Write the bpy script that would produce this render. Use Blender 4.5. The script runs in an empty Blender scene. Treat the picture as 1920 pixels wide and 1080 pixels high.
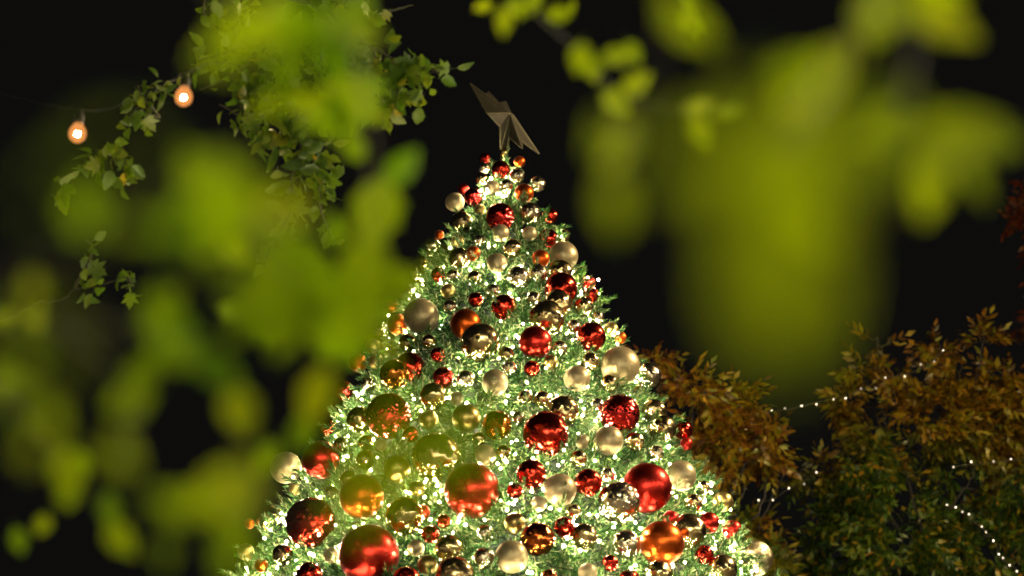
import bpy, math, random
import numpy as np
from mathutils import Vector, Matrix, noise

random.seed(7)
rng = np.random.default_rng(7)
scene = bpy.context.scene

# ------------------------------------------------------------------ camera
FPX = 4517.0                      # focal length in pixels of a 1920 px wide frame
PITCH = math.radians(30.0)
FOCUS = 11.7
CAM = np.array([0.0, 0.0, 1.6])
FW = np.array([0.0, math.cos(PITCH), math.sin(PITCH)])
UP = np.array([0.0, -math.sin(PITCH), math.cos(PITCH)])
RT = np.array([1.0, 0.0, 0.0])
cam_data = bpy.data.cameras.new("camera")
cam_data.sensor_width = 36.0
cam_data.lens = FPX / 1920.0 * 36.0
cam_data.clip_start = 0.02
cam_data.clip_end = 2000.0
cam_data.dof.use_dof = True
cam_data.dof.focus_distance = FOCUS
cam_data.dof.aperture_fstop = 2.2
cam = bpy.data.objects.new("camera", cam_data)
scene.collection.objects.link(cam)
cam.location = Vector(CAM)
cam.rotation_euler = (math.pi / 2 + PITCH, 0, 0)
scene.camera = cam

# ------------------------------------------------------------------ night sky, exposure
world = bpy.data.worlds.new("World")
scene.world = world
world.use_nodes = True
bg = world.node_tree.nodes["Background"]
bg.inputs[0].default_value = (0.0040, 0.0038, 0.0034, 1)
bg.inputs[1].default_value = 1.0
vs = scene.view_settings
vs.view_transform = 'Standard'
vs.look = 'None'
vs.exposure = 0.0
vs.gamma = 1.0
scene.render.engine = 'CYCLES'
scene.cycles.use_denoising = True
scene.cycles.sample_clamp_indirect = 6.0
scene.cycles.max_bounces = 6
scene.cycles.transparent_max_bounces = 12
scene.cycles.caustics_reflective = False
scene.cycles.caustics_refractive = False

L_TREE = 640.0        # radiance of the small bulbs wound round the christmas tree
L_FEST = 13000.0       # filament radiance of the globe bulbs
L_LAMP = 1000.0        # lens of the added street lamp
L_STRING = 3.8       # fairy lights in the autumn trees


# ------------------------------------------------------------------ helpers
def P(u, v, d):
    """point seen at pixel (u, v) of the 1920x1080 photo at depth d metres"""
    return CAM + d * (FW + (u - 960.0) / FPX * RT + (540.0 - v) / FPX * UP)


def link(o, parent=None):
    scene.collection.objects.link(o)
    if parent is not None:
        o.parent = parent
    return o


def tag(o, label=None, cat=None, group=None, kind=None):
    if label: o["label"] = label
    if cat: o["category"] = cat
    if group: o["group"] = group
    if kind: o["kind"] = kind
    return o


def empty(name, loc):
    o = bpy.data.objects.new(name, None)
    o.location = Vector(loc)
    o.empty_display_size = 0.1
    return link(o)


def mesh_from(name, verts, faces, mat=None, smooth=False):
    me = bpy.data.meshes.new(name)
    verts = np.asarray(verts, dtype=np.float32)
    if isinstance(faces, np.ndarray):
        n, k = faces.shape
        me.vertices.add(len(verts))
        me.vertices.foreach_set("co", verts.ravel())
        me.loops.add(n * k)
        me.loops.foreach_set("vertex_index", faces.astype(np.int32).ravel())
        me.polygons.add(n)
        me.polygons.foreach_set("loop_start", np.arange(0, n * k, k, dtype=np.int32))
        me.update(calc_edges=True)
    else:
        me.from_pydata(verts.tolist(), [], faces)
        me.update()
    if smooth:
        me.polygons.foreach_set("use_smooth", np.ones(len(me.polygons), dtype=bool))
    if mat is not None:
        me.materials.append(mat)
    return me


def mobj(name, me, parent=None, world_loc=None):
    """link a mesh object whose vertices are in world space (parent offset removed)"""
    o = bpy.data.objects.new(name, me)
    link(o, parent)
    if parent is not None:
        o.matrix_parent_inverse = Matrix.Translation(-parent.location)
    return o


def place(name, me, M, parent=None):
    o = bpy.data.objects.new(name, me)
    link(o, parent)
    if parent is not None:
        o.matrix_parent_inverse = Matrix.Translation(-parent.location)
    o.matrix_basis = M
    return o


def tri(faces):
    out = []
    for f in faces:
        for i in range(1, len(f) - 1):
            out.append((f[0], f[i], f[i + 1]))
    return np.array(out, dtype=np.int32)


def instances(tv, tf, mats):
    """join copies of a template (tv verts, tf faces) under 4x4 matrices"""
    mats = np.asarray(mats)
    n = len(mats)
    hv = np.concatenate([tv, np.ones((len(tv), 1))], 1)
    V = np.einsum('nij,kj->nki', mats, hv)[..., :3].reshape(-1, 3)
    F = (tf[None] + (np.arange(n) * len(tv))[:, None, None]).reshape(-1, tf.shape[1])
    return V, F


def frame(o, x, y, z, s=1.0):
    M = np.eye(4)
    M[:3, 0] = np.asarray(x) * s
    M[:3, 1] = np.asarray(y) * s
    M[:3, 2] = np.asarray(z) * s
    M[:3, 3] = o
    return M


def unit(v):
    v = np.asarray(v, dtype=float)
    return v / (np.linalg.norm(v) + 1e-12)


def basis_from(y, roll):
    """orthonormal frame with given y axis and a roll angle"""
    y = unit(y)
    a = np.array([0, 0, 1.0]) if abs(y[2]) < 0.9 else np.array([1.0, 0, 0])
    x = unit(np.cross(y, a))
    z = np.cross(x, y)
    c, s = math.cos(roll), math.sin(roll)
    return c * x + s * z, y, -s * x + c * z


def tube(pts, radii, sides=6):
    pts = [np.asarray(p, float) for p in pts]
    V, F = [], []
    n = len(pts)
    prev = None
    for i in range(n):
        t = unit(pts[min(i + 1, n - 1)] - pts[max(i - 1, 0)])
        if prev is None:
            a = np.array([0, 0, 1.0]) if abs(t[2]) < 0.9 else np.array([1.0, 0, 0])
            x = unit(np.cross(t, a))
        else:
            x = unit(prev - t * (prev @ t))
        prev = x
        y = np.cross(t, x)
        r = radii[i] if hasattr(radii, '__len__') else radii
        for k in range(sides):
            a = 2 * math.pi * k / sides
            V.append(pts[i] + r * (math.cos(a) * x + math.sin(a) * y))
    for i in range(n - 1):
        for k in range(sides):
            k2 = (k + 1) % sides
            F.append((i * sides + k, i * sides + k2, (i + 1) * sides + k2, (i + 1) * sides + k))
    F.append(tuple(reversed(range(sides))))
    F.append(tuple((n - 1) * sides + k for k in range(sides)))
    return V, F


def smooth_path(pts, n=8, wobble=0.0):
    """Catmull-Rom through points"""
    pts = [np.asarray(p, float) for p in pts]
    Q = [2 * pts[0] - pts[1]] + pts + [2 * pts[-1] - pts[-2]]
    out = []
    for i in range(1, len(Q) - 2):
        p0, p1, p2, p3 = Q[i - 1:i + 3]
        for k in range(n):
            t = k / n
            out.append(0.5 * ((2 * p1) + (-p0 + p2) * t + (2 * p0 - 5 * p1 + 4 * p2 - p3) * t * t + (-p0 + 3 * p1 - 3 * p2 + p3) * t ** 3)
                       + (rng.normal(size=3) * wobble if wobble else 0))
    out.append(pts[-1])
    return out


def join(parts):
    V, F = [], []
    for v, f in parts:
        b = len(V)
        V.extend(v)
        F.extend([tuple(i + b for i in q) for q in f])
    return V, F


def lathe(profile, sides=16):
    V, F = [], []
    for r, z in profile:
        for k in range(sides):
            a = 2 * math.pi * k / sides
            V.append((r * math.cos(a), r * math.sin(a), z))
    for i in range(len(profile) - 1):
        for k in range(sides):
            k2 = (k + 1) % sides
            F.append((i * sides + k, i * sides + k2, (i + 1) * sides + k2, (i + 1) * sides + k))
    return V, F


def box(cx, cy, cz, sx, sy, sz):
    V = [(cx + a * sx / 2, cy + b * sy / 2, cz + c * sz / 2) for a in (-1, 1) for b in (-1, 1) for c in (-1, 1)]
    F = [(0, 1, 3, 2), (4, 6, 7, 5), (0, 4, 5, 1), (2, 3, 7, 6), (0, 2, 6, 4), (1, 5, 7, 3)]
    return V, F


# ------------------------------------------------------------------ materials
def new_mat(name):
    m = bpy.data.materials.new(name)
    m.use_nodes = True
    nt = m.node_tree
    nt.nodes.clear()
    out = nt.nodes.new("ShaderNodeOutputMaterial")
    return m, nt, out


def principled(name, col, rough=0.5, metal=0.0, bump=0.0, bscale=50.0, var=0.0, vscale=8.0, spec=0.5, coat=0.0):
    m, nt, out = new_mat(name)
    b = nt.nodes.new("ShaderNodeBsdfPrincipled")
    b.inputs["Base Color"].default_value = (*col, 1)
    b.inputs["Roughness"].default_value = rough
    b.inputs["Metallic"].default_value = metal
    b.inputs["Specular IOR Level"].default_value = spec
    b.inputs["Coat Weight"].default_value = coat
    nt.links.new(b.outputs[0], out.inputs[0])
    tc = nt.nodes.new("ShaderNodeTexCoord")
    if var > 0:
        n = nt.nodes.new("ShaderNodeTexNoise")
        n.inputs["Scale"].default_value = vscale
        n.inputs["Detail"].default_value = 5
        nt.links.new(tc.outputs["Object"], n.inputs["Vector"])
        r = nt.nodes.new("ShaderNodeMapRange")
        r.inputs[1].default_value = 0.3
        r.inputs[2].default_value = 0.7
        r.inputs[3].default_value = 1 - var
        r.inputs[4].default_value = 1 + var
        nt.links.new(n.outputs[0], r.inputs[0])
        mx = nt.nodes.new("ShaderNodeVectorMath")
        mx.operation = 'SCALE'
        mx.inputs[0].default_value = col
        nt.links.new(r.outputs[0], mx.inputs["Scale"])
        nt.links.new(mx.outputs[0], b.inputs["Base Color"])
        r2 = nt.nodes.new("ShaderNodeMapRange")
        r2.inputs[1].default_value = 0.3
        r2.inputs[2].default_value = 0.7
        r2.inputs[3].default_value = max(0.01, rough * (1 - var))
        r2.inputs[4].default_value = min(1, rough * (1 + var))
        nt.links.new(n.outputs[0], r2.inputs[0])
        nt.links.new(r2.outputs[0], b.inputs["Roughness"])
    if bump > 0:
        n = nt.nodes.new("ShaderNodeTexNoise")
        n.inputs["Scale"].default_value = bscale
        n.inputs["Detail"].default_value = 4
        nt.links.new(tc.outputs["Object"], n.inputs["Vector"])
        bp = nt.nodes.new("ShaderNodeBump")
        bp.inputs["Strength"].default_value = bump
        bp.inputs["Distance"].default_value = 0.02
        nt.links.new(n.outputs[0], bp.inputs["Height"])
        nt.links.new(bp.outputs[0], b.inputs["Normal"])
    return m


def glitter(name, col, scale, strength, rough, smooth=False):
    """metallic skin broken into tiny tilted flakes"""
    m, nt, out = new_mat(name)
    b = nt.nodes.new("ShaderNodeBsdfPrincipled")
    b.inputs["Base Color"].default_value = (*col, 1)
    b.inputs["Roughness"].default_value = rough
    b.inputs["Metallic"].default_value = 1.0
    nt.links.new(b.outputs[0], out.inputs[0])
    tc = nt.nodes.new("ShaderNodeTexCoord")
    v = nt.nodes.new("ShaderNodeTexVoronoi")
    v.inputs["Scale"].default_value = scale
    if smooth:
        v.feature = 'SMOOTH_F1'
        v.inputs["Smoothness"].default_value = 0.35
    nt.links.new(tc.outputs["Object"], v.inputs["Vector"])
    geo = nt.nodes.new("ShaderNodeNewGeometry")
    sub = nt.nodes.new("ShaderNodeVectorMath"); sub.operation = 'SUBTRACT'
    sub.inputs[1].default_value = (0.5, 0.5, 0.5)
    nt.links.new(v.outputs["Color"], sub.inputs[0])
    sc = nt.nodes.new("ShaderNodeVectorMath"); sc.operation = 'SCALE'
    sc.inputs["Scale"].default_value = strength
    nt.links.new(sub.outputs[0], sc.inputs[0])
    add = nt.nodes.new("ShaderNodeVectorMath"); add.operation = 'ADD'
    nt.links.new(geo.outputs["Normal"], add.inputs[0])
    nt.links.new(sc.outputs[0], add.inputs[1])
    nrm = nt.nodes.new("ShaderNodeVectorMath"); nrm.operation = 'NORMALIZE'
    nt.links.new(add.outputs[0], nrm.inputs[0])
    nt.links.new(nrm.outputs[0], b.inputs["Normal"])
    return m


def emission(name, col, strength, vary=False):
    m, nt, out = new_mat(name)
    e = nt.nodes.new("ShaderNodeEmission")
    if vary:       # no two little bulbs burn equally bright
        g = nt.nodes.new("ShaderNodeNewGeometry")
        oi = nt.nodes.new("ShaderNodeObjectInfo")
        ad = nt.nodes.new("ShaderNodeMath"); ad.operation = 'ADD'
        nt.links.new(g.outputs["Random Per Island"], ad.inputs[0]); nt.links.new(oi.outputs["Random"], ad.inputs[1])
        fr = nt.nodes.new("ShaderNodeMath"); fr.operation = 'FRACT'
        nt.links.new(ad.outputs[0], fr.inputs[0])
        mr = nt.nodes.new("ShaderNodeMapRange"); mr.inputs[3].default_value = 0.35 * strength; mr.inputs[4].default_value = 1.65 * strength
        nt.links.new(fr.outputs[0], mr.inputs[0])
        nt.links.new(mr.outputs[0], e.inputs[1])
    e.inputs[0].default_value = (*col, 1)
    e.inputs[1].default_value = strength
    nt.links.new(e.outputs[0], out.inputs[0])
    return m


def leaf_mat(name, ramp, trans_gain=1.5, gloss=0.12, zramp=None, trans=0.5):
    """leaf: diffuse + translucent + a little gloss; colour differs leaf by leaf.
    zramp=(z0, z1, ramp_low) blends towards another set of leaf colours lower in the crown"""
    m, nt, out = new_mat(name)
    N = nt.nodes.new
    geo = N("ShaderNodeNewGeometry")
    oi = N("ShaderNodeObjectInfo")
    add = N("ShaderNodeMath"); add.operation = 'ADD'
    nt.links.new(geo.outputs["Random Per Island"], add.inputs[0])
    nt.links.new(oi.outputs["Random"], add.inputs[1])
    fr = N("ShaderNodeMath"); fr.operation = 'FRACT'
    nt.links.new(add.outputs[0], fr.inputs[0])

    def mk(rs):
        cr = N("ShaderNodeValToRGB")
        el = cr.color_ramp.elements
        while len(el) > 1: el.remove(el[-1])
        for i, (p, c) in enumerate(rs):
            e = el[0] if i == 0 else el.new(p)
            e.position = p
            e.color = (*c, 1)
        nt.links.new(fr.outputs[0], cr.inputs[0])
        return cr.outputs[0]
    col = mk(ramp)
    if zramp:
        low = mk(zramp[2])
        sep = N("ShaderNodeSeparateXYZ")
        nt.links.new(geo.outputs["Position"], sep.inputs[0])
        nz = N("ShaderNodeTexNoise"); nz.inputs["Scale"].default_value = 1.6
        nt.links.new(geo.outputs["Position"], nz.inputs["Vector"])
        s2 = N("ShaderNodeMath"); s2.operation = 'MULTIPLY_ADD'
        s2.inputs[1].default_value = 2.4
        nt.links.new(nz.outputs[0], s2.inputs[0])
        nt.links.new(sep.outputs[2], s2.inputs[2])
        mr = N("ShaderNodeMapRange")
        mr.inputs[1].default_value = zramp[0] + 1.2
        mr.inputs[2].default_value = zramp[1] + 1.2
        nt.links.new(s2.outputs[0], mr.inputs[0])
        mix = N("ShaderNodeMix"); mix.data_type = 'RGBA'
        nt.links.new(mr.outputs[0], mix.inputs[0])
        nt.links.new(low, mix.inputs[6])
        nt.links.new(col, mix.inputs[7])
        col = mix.outputs[2]
    # blotches on the blade
    nz = N("ShaderNodeTexNoise"); nz.inputs["Scale"].default_value = 45
    nz.inputs["Detail"].default_value = 3
    nt.links.new(geo.outputs["Position"], nz.inputs["Vector"])
    mr = N("ShaderNodeMapRange"); mr.inputs[3].default_value = 0.7; mr.inputs[4].default_value = 1.3
    nt.links.new(nz.outputs[0], mr.inputs[0])
    sc = N("ShaderNodeVectorMath"); sc.operation = 'SCALE'
    nt.links.new(col, sc.inputs[0]); nt.links.new(mr.outputs[0], sc.inputs["Scale"])
    col = sc.outputs[0]
    g = N("ShaderNodeVectorMath"); g.operation = 'MULTIPLY'
    g.inputs[1].default_value = (trans_gain * 1.15, trans_gain, trans_gain * 0.4)
    nt.links.new(col, g.inputs[0])
    d = N("ShaderNodeBsdfDiffuse"); nt.links.new(col, d.inputs[0])
    t = N("ShaderNodeBsdfTranslucent"); nt.links.new(g.outputs[0], t.inputs[0])
    mx = N("ShaderNodeMixShader"); mx.inputs[0].default_value = trans
    nt.links.new(d.outputs[0], mx.inputs[1]); nt.links.new(t.outputs[0], mx.inputs[2])
    gl = N("ShaderNodeBsdfGlossy"); gl.inputs["Roughness"].default_value = 0.35
    gl.inputs[0].default_value = (0.5, 0.55, 0.35, 1)
    m2 = N("ShaderNodeMixShader"); m2.inputs[0].default_value = gloss
    nt.links.new(mx.outputs[0], m2.inputs[1]); nt.links.new(gl.outputs[0], m2.inputs[2])
    nt.links.new(m2.outputs[0], out.inputs[0])
    return m


M_BARK = principled("bark", (0.022, 0.018, 0.013), 0.85, bump=0.6, bscale=30, var=0.35, vscale=14)
M_TWIG = principled("twig", (0.035, 0.032, 0.012), 0.7, var=0.3, vscale=30)
M_WIRE = principled("dark_wire", (0.004, 0.005, 0.004), 0.8)
M_BLACK = principled("black_metal", (0.02, 0.02, 0.02), 0.45, metal=0.6, bump=0.1)
M_NEEDLE = leaf_mat("fir_needles", [(0.0, (0.008, 0.060, 0.012)), (0.4, (0.020, 0.115, 0.022)), (0.66, (0.055, 0.19, 0.045)), (0.84, (0.19, 0.33, 0.12)), (1.0, (0.58, 0.58, 0.38))], trans_gain=0.8, gloss=0.11, trans=0.25)
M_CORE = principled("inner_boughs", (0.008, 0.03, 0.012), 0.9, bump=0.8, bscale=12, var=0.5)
M_LEAF = leaf_mat("green_leaf", [(0.0, (0.045, 0.105, 0.0015)), (0.45, (0.072, 0.130, 0.0015)), (0.85, (0.092, 0.142, 0.0015)), (1.0, (0.105, 0.14, 0.002))], trans_gain=2.6, gloss=0.015, trans=0.6)
M_LEAF_Y = leaf_mat("yellowing_leaf", [(0.0, (0.062, 0.105, 0.0015)), (0.45, (0.082, 0.125, 0.0015)), (0.85, (0.096, 0.142, 0.0015)), (1.0, (0.108, 0.14, 0.002))], trans_gain=2.9, gloss=0.015, trans=0.6)
M_LEAF_MID = leaf_mat("green_leaf_crisp", [(0.0, (0.04, 0.10, 0.010)), (0.5, (0.07, 0.14, 0.012)), (0.93, (0.11, 0.16, 0.012)), (0.985, (0.15, 0.17, 0.012)), (1.0, (0.20, 0.17, 0.012))], trans_gain=1.6, gloss=0.10, trans=0.5)
AUT = [(0.0, (0.035, 0.018, 0.005)), (0.25, (0.13, 0.058, 0.006)), (0.48, (0.28, 0.13, 0.007)), (0.7, (0.33, 0.25, 0.009)), (0.88, (0.12, 0.15, 0.008)), (1.0, (0.55, 0.28, 0.012))]
GRN = [(0.0, (0.012, 0.035, 0.006)), (0.4, (0.035, 0.085, 0.010)), (0.75, (0.10, 0.16, 0.012)), (0.92, (0.24, 0.21, 0.012)), (1.0, (0.40, 0.20, 0.012))]
RED = [(0.0, (0.15, 0.03, 0.012)), (0.5, (0.24, 0.05, 0.014)), (1.0, (0.28, 0.09, 0.02))]
AUTR = [(0.0, (0.035, 0.015, 0.005)), (0.2, (0.13, 0.038, 0.008)), (0.4, (0.27, 0.10, 0.008)), (0.62, (0.36, 0.23, 0.009)), (0.88, (0.13, 0.16, 0.008)), (1.0, (0.50, 0.24, 0.012))]
M_AUT1 = leaf_mat("autumn_leaf", AUTR, trans_gain=1.1, gloss=0.05, zramp=(8.1, 8.8, GRN))
M_AUT2 = leaf_mat("turning_leaf", AUT, trans_gain=1.1, gloss=0.05, zramp=(8.9, 9.6, GRN))
M_AUT3 = leaf_mat("russet_leaf", RED, trans_gain=1.1, gloss=0.05)

# ------------------------------------------------------------------ ground
me = mesh_from("ground", [(-300, -300, 0), (300, -300, 0), (300, 300, 0), (-300, 300, 0)], [(0, 1, 2, 3)],
               principled("paving", (0.20, 0.185, 0.16), 0.75, bump=0.3, bscale=6, var=0.3, vscale=3))
tag(mobj("ground", me), "dark paved plaza at night", None, None, "structure")

# ------------------------------------------------------------------ christmas tree
APEX = P(942, 290, 12.9)
AX, AY, ZT = APEX


def prof(h):
    """cone radius h metres below the tip"""
    r = 0.055 * (1 - math.exp(-h / 0.05)) + 0.47 * min(h, 3.5)
    if h > 3.5: r += 0.22 * (h - 3.5)
    return r


tree = empty("christmas_tree", (AX, AY, 0))
tag(tree, "tall cone-shaped christmas tree covered in lights and baubles", "christmas tree")
v, f = tube([(AX, AY, 0), (AX, AY, 3), (AX, AY, ZT - 0.3)], [0.16, 0.13, 0.03], 10)
mobj("trunk", mesh_from("trunk", v, f, M_BARK, True), tree)
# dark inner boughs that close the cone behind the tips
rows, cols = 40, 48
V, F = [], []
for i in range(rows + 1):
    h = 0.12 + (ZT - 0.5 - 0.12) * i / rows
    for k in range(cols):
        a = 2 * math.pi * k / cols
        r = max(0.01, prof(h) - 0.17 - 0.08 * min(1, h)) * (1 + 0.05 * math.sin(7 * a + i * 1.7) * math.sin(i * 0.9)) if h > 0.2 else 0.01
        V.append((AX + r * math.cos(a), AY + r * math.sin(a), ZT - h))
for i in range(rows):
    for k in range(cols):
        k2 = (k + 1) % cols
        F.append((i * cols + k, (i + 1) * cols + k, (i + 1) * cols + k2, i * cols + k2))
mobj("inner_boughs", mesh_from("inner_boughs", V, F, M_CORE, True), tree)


def sprig(seed, length=0.17, n=46):
    """one bough tip: a wire stem along +Y with needles all round"""
    r = np.random.default_rng(seed)
    V, T = [], []
    for i in range(n):
        t = (i + 0.5) / n
        y0 = t * length
        a = i * 2.399 + r.normal() * 0.3
        nl = (0.036 - 0.012 * t) * r.uniform(0.8, 1.2)
        lean = math.radians(r.uniform(38, 62)) * (1 - 0.55 * t)
        d = np.array([math.cos(a) * math.sin(lean), math.cos(lean), math.sin(a) * math.sin(lean)])
        s = unit(np.cross(d, [math.cos(a + 1.2), 0.2, math.sin(a + 1.2)])) * 0.0021
        o = np.array([0, y0, 0.0])
        b = len(V)
        V += [o - s * 0.8, o + s * 0.8, o + d * nl * 0.6 + s, o + d * nl * 0.6 - s, o + d * nl]
        T += [(b, b + 1, b + 2), (b, b + 2, b + 3), (b + 3, b + 2, b + 4)]
    b = len(V)
    w = 0.003
    V += [np.array(p) for p in ((-w, 0, -w), (w, 0, -w), (0, 0, w), (0, length * 0.95, 0))]
    T += [(b, b + 1, b + 3), (b + 1, b + 2, b + 3), (b + 2, b, b + 3)]
    return np.array(V), np.array(T, dtype=np.int32)


SPR = [sprig(100 + i, 0.105 + 0.012 * i) for i in range(5)]
SPR_ME = [mesh_from("branch", v, t, M_NEEDLE) for v, t in SPR]


def surf_normal(a, h):
    s = 0.47 if h < 3.5 else 0.22
    return unit([math.sin(a), -math.cos(a), s])


def project(q):
    r = np.asarray(q) - CAM
    d = r @ FW
    return 960 + FPX * r[0] / d, 540 - FPX * (r @ UP) / d, d


def bulge(a, h):
    """boughs stand out in clumps with gaps between them"""
    r = max(prof(h), 0.1)
    p = Vector((math.sin(a) * r * 5.5, math.cos(a) * r * 5.5, h * 5.5))
    return (0.08 * noise.noise(p) - 0.015) * min(1.0, h * 1.6 + 0.15)


boughs = []      # (score, kind, matrix)
n_s = 0
hmax_dense = 3.6
while n_s < 7600:
    h = hmax_dense * math.sqrt(rng.uniform(0.0006, 1))
    a = rng.uniform(-math.pi, math.pi)
    if math.cos(a) < -0.35 and rng.uniform() < 0.75: continue
    dep = rng.uniform(0, 1) ** 1.3
    L = 0.16
    r = max(0.0, prof(h) - 0.085 - 0.14 * dep * min(1, h + 0.2) + bulge(a, h))
    o = np.array([AX + r * math.sin(a), AY - r * math.cos(a), ZT - h + 0.02])
    nrm = surf_normal(a, h)
    y = unit(nrm * 0.62 + rng.normal(size=3) * 0.55 + np.array([0, 0, 0.05]))
    X, Y, Z = basis_from(y, rng.uniform(0, 6.28))
    s = rng.uniform(0.8, 1.2) * (0.75 if h < 0.5 else 1.0)
    boughs.append((math.cos(a) * (1 - dep) + 0.15 * h, n_s % 5, frame(o, X, Y, Z, s)))
    n_s += 1
for i in range(1500):      # the part of the tree below the picture
    h = rng.uniform(3.5, ZT - 0.5)
    a = rng.uniform(-math.pi, math.pi)
    r = prof(h) - 0.2
    o = np.array([AX + r * math.sin(a), AY - r * math.cos(a), ZT - h])
    y = unit(surf_normal(a, h) + rng.normal(size=3) * 0.35)
    X, Y, Z = basis_from(y, rng.uniform(0, 6.28))
    boughs.append((-9, i % 5, frame(o, X, Y, Z, 2.3)))
vis = []
for b in boughs:
    u, v, d = project(b[2][:3, 3])
    vis.append(b[0] if (0 < v < 1070) else -9)
order = np.argsort(-np.array(vis))
for i in order[:300]:
    _, k, M = boughs[i]
    place("branch", SPR_ME[k], Matrix(M.tolist()), tree)
Vs, Fs, base = [], [], 0
for k in range(5):
    ms = [boughs[i][2] for i in order[300:] if boughs[i][1] == k]
    v, f = instances(SPR[k][0], SPR[k][1], ms)
    Vs.append(v); Fs.append(f + base); base += len(v)
fo = mobj("foliage", mesh_from("foliage", np.concatenate(Vs), np.concatenate(Fs), M_NEEDLE), tree)
fo["kind"] = "stuff"

# ------------------------------------------------------------------ baubles (pixel centre, pixel radius, finish)
B = [
 (909,297,11,'rg'),(974,303,11,'os'),(939,318,17,'rm'),(908,315,12,'cm'),(903,335,12,'gm'),(969,330,14,'cm'),(950,348,12,'cm'),
 (1008,345,15,'cm'),(983,362,18,'os'),(869,354,11,'rs'),(887,369,17,'rg'),(853,379,18,'pl'),(866,416,20,'gm'),(938,407,27,'rg'),
 (993,399,20,'cm'),(1031,405,15,'rm'),(900,393,11,'gs'),(938,437,17,'pl'),(1028,447,18,'rm'),(1052,442,17,'gm'),(1056,480,28,'pl'),
 (824,440,9,'os'),(812,460,14,'cm'),(887,475,14,'os'),(862,484,20,'gm'),(961,466,18,'gm'),(932,493,19,'pl'),(1014,485,17,'os'),
 (972,520,21,'cm'),(1008,513,19,'cm'),(1050,510,24,'gm'),(1052,541,31,'rm'),(1104,530,13,'rs'),(1108,553,15,'rm'),(1046,569,27,'gm'),
 (1025,596,34,'gm'),(1094,575,18,'gm'),(945,576,24,'rm'),(790,594,34,'pl'),(745,608,20,'os'),(731,572,16,'os'),(873,608,29,'os'),
 (900,642,37,'gm'),(1004,642,31,'rs'),(1108,632,28,'rm'),(1163,633,12,'os'),(1146,618,14,'gs'),(1163,686,37,'pl'),(1107,678,17,'gm'),
 (671,680,18,'os'),(768,688,28,'rm'),(740,702,28,'om'),(831,708,20,'rg'),(645,732,18,'rg'),(813,743,26,'gm'),(728,780,43,'rg'),
 (675,787,25,'gm'),(928,717,25,'pl'),(874,784,27,'gs'),(932,797,28,'om'),(818,857,46,'gm'),(601,862,36,'rs'),(910,853,20,'pl'),
 (1082,710,25,'pl'),(1217,703,23,'cm'),(1143,719,17,'gm'),(1056,771,30,'gm'),(1023,814,43,'rm'),(1162,777,38,'rg'),(1141,826,28,'pl'),
 (1226,771,23,'gm'),(1242,804,26,'gm'),(1281,806,18,'rm'),(1287,832,12,'rs'),(1190,828,18,'gm'),(536,877,30,'pl'),(508,977,31,'gm'),
 (468,982,10,'os'),(582,980,47,'rm'),(678,931,42,'os'),(744,880,26,'gs'),(759,968,36,'gm'),(793,960,14,'rs'),(692,1041,57,'rs'),
 (580,1079,25,'rm'),(762,1089,27,'rm'),(842,1030,27,'gm'),(885,920,52,'rs'),(996,889,28,'rm'),(1050,919,31,'pl'),(1103,905,26,'rm'),
 (1161,942,40,'cm'),(1008,1011,32,'om'),(1095,1006,25,'gm'),(1173,1021,27,'cm'),(959,1044,31,'pl'),(853,1080,37,'gm'),(1030,1083,16,'om'),
 (1213,915,47,'rs'),(1277,892,29,'pl'),(1241,1019,42,'os'),(1290,997,35,'gm'),(1329,980,20,'rs'),(1373,994,19,'rs'),(1258,973,16,'rs'),
 (1416,1047,34,'pg'),(1355,1068,28,'gm'),(1236,1076,26,'gm'),(1180,1088,20,'rm'),(1320,914,13,'gm'),(805,640,14,'gm'),(700,650,15,'gs'),
 (1120,760,14,'cm'),(985,745,14,'gm'),(1085,860,16,'gm'),(1230,850,15,'cm'),(925,545,13,'cm'),(840,545,14,'gs'),(1075,612,13,'cm'),
 (955,690,14,'cm'),(690,720,14,'cm'),(655,900,18,'gm'),(620,925,14,'cm'),(1320,1040,18,'rm'),(910,1000,16,'cm'),(1075,960,15,'gm'),
 (530,1040,20,'gm'),(490,1060,13,'os'),(640,835,15,'cm'),(770,815,15,'rm'),(1000,560,14,'cm'),(890,520,13,'gm'),(1120,595,12,'cm'),
]
_rb = random.Random(21)
_tries = 0
while len(B) < 182 and _tries < 60000:      # the smaller baubles tucked in between
    _tries += 1
    v_ = 300 + 780 * _rb.random() ** 0.7
    u_ = 940 + (_rb.random() * 2 - 1) * (22 + 0.62 * (v_ - 285))
    r_ = _rb.uniform(11, 15) + 12 * _rb.random() * (v_ - 300) / 780
    if all(math.hypot(u_ - b[0], v_ - b[1]) > r_ * 0.9 + b[2] for b in B):
        B.append((round(u_), round(v_), round(r_), _rb.choice(('gm', 'gm', 'cm', 'cm', 'cm', 'cm', 'gs', 'pl', 'pl', 'rm', 'rm', 'gs'))))
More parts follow.
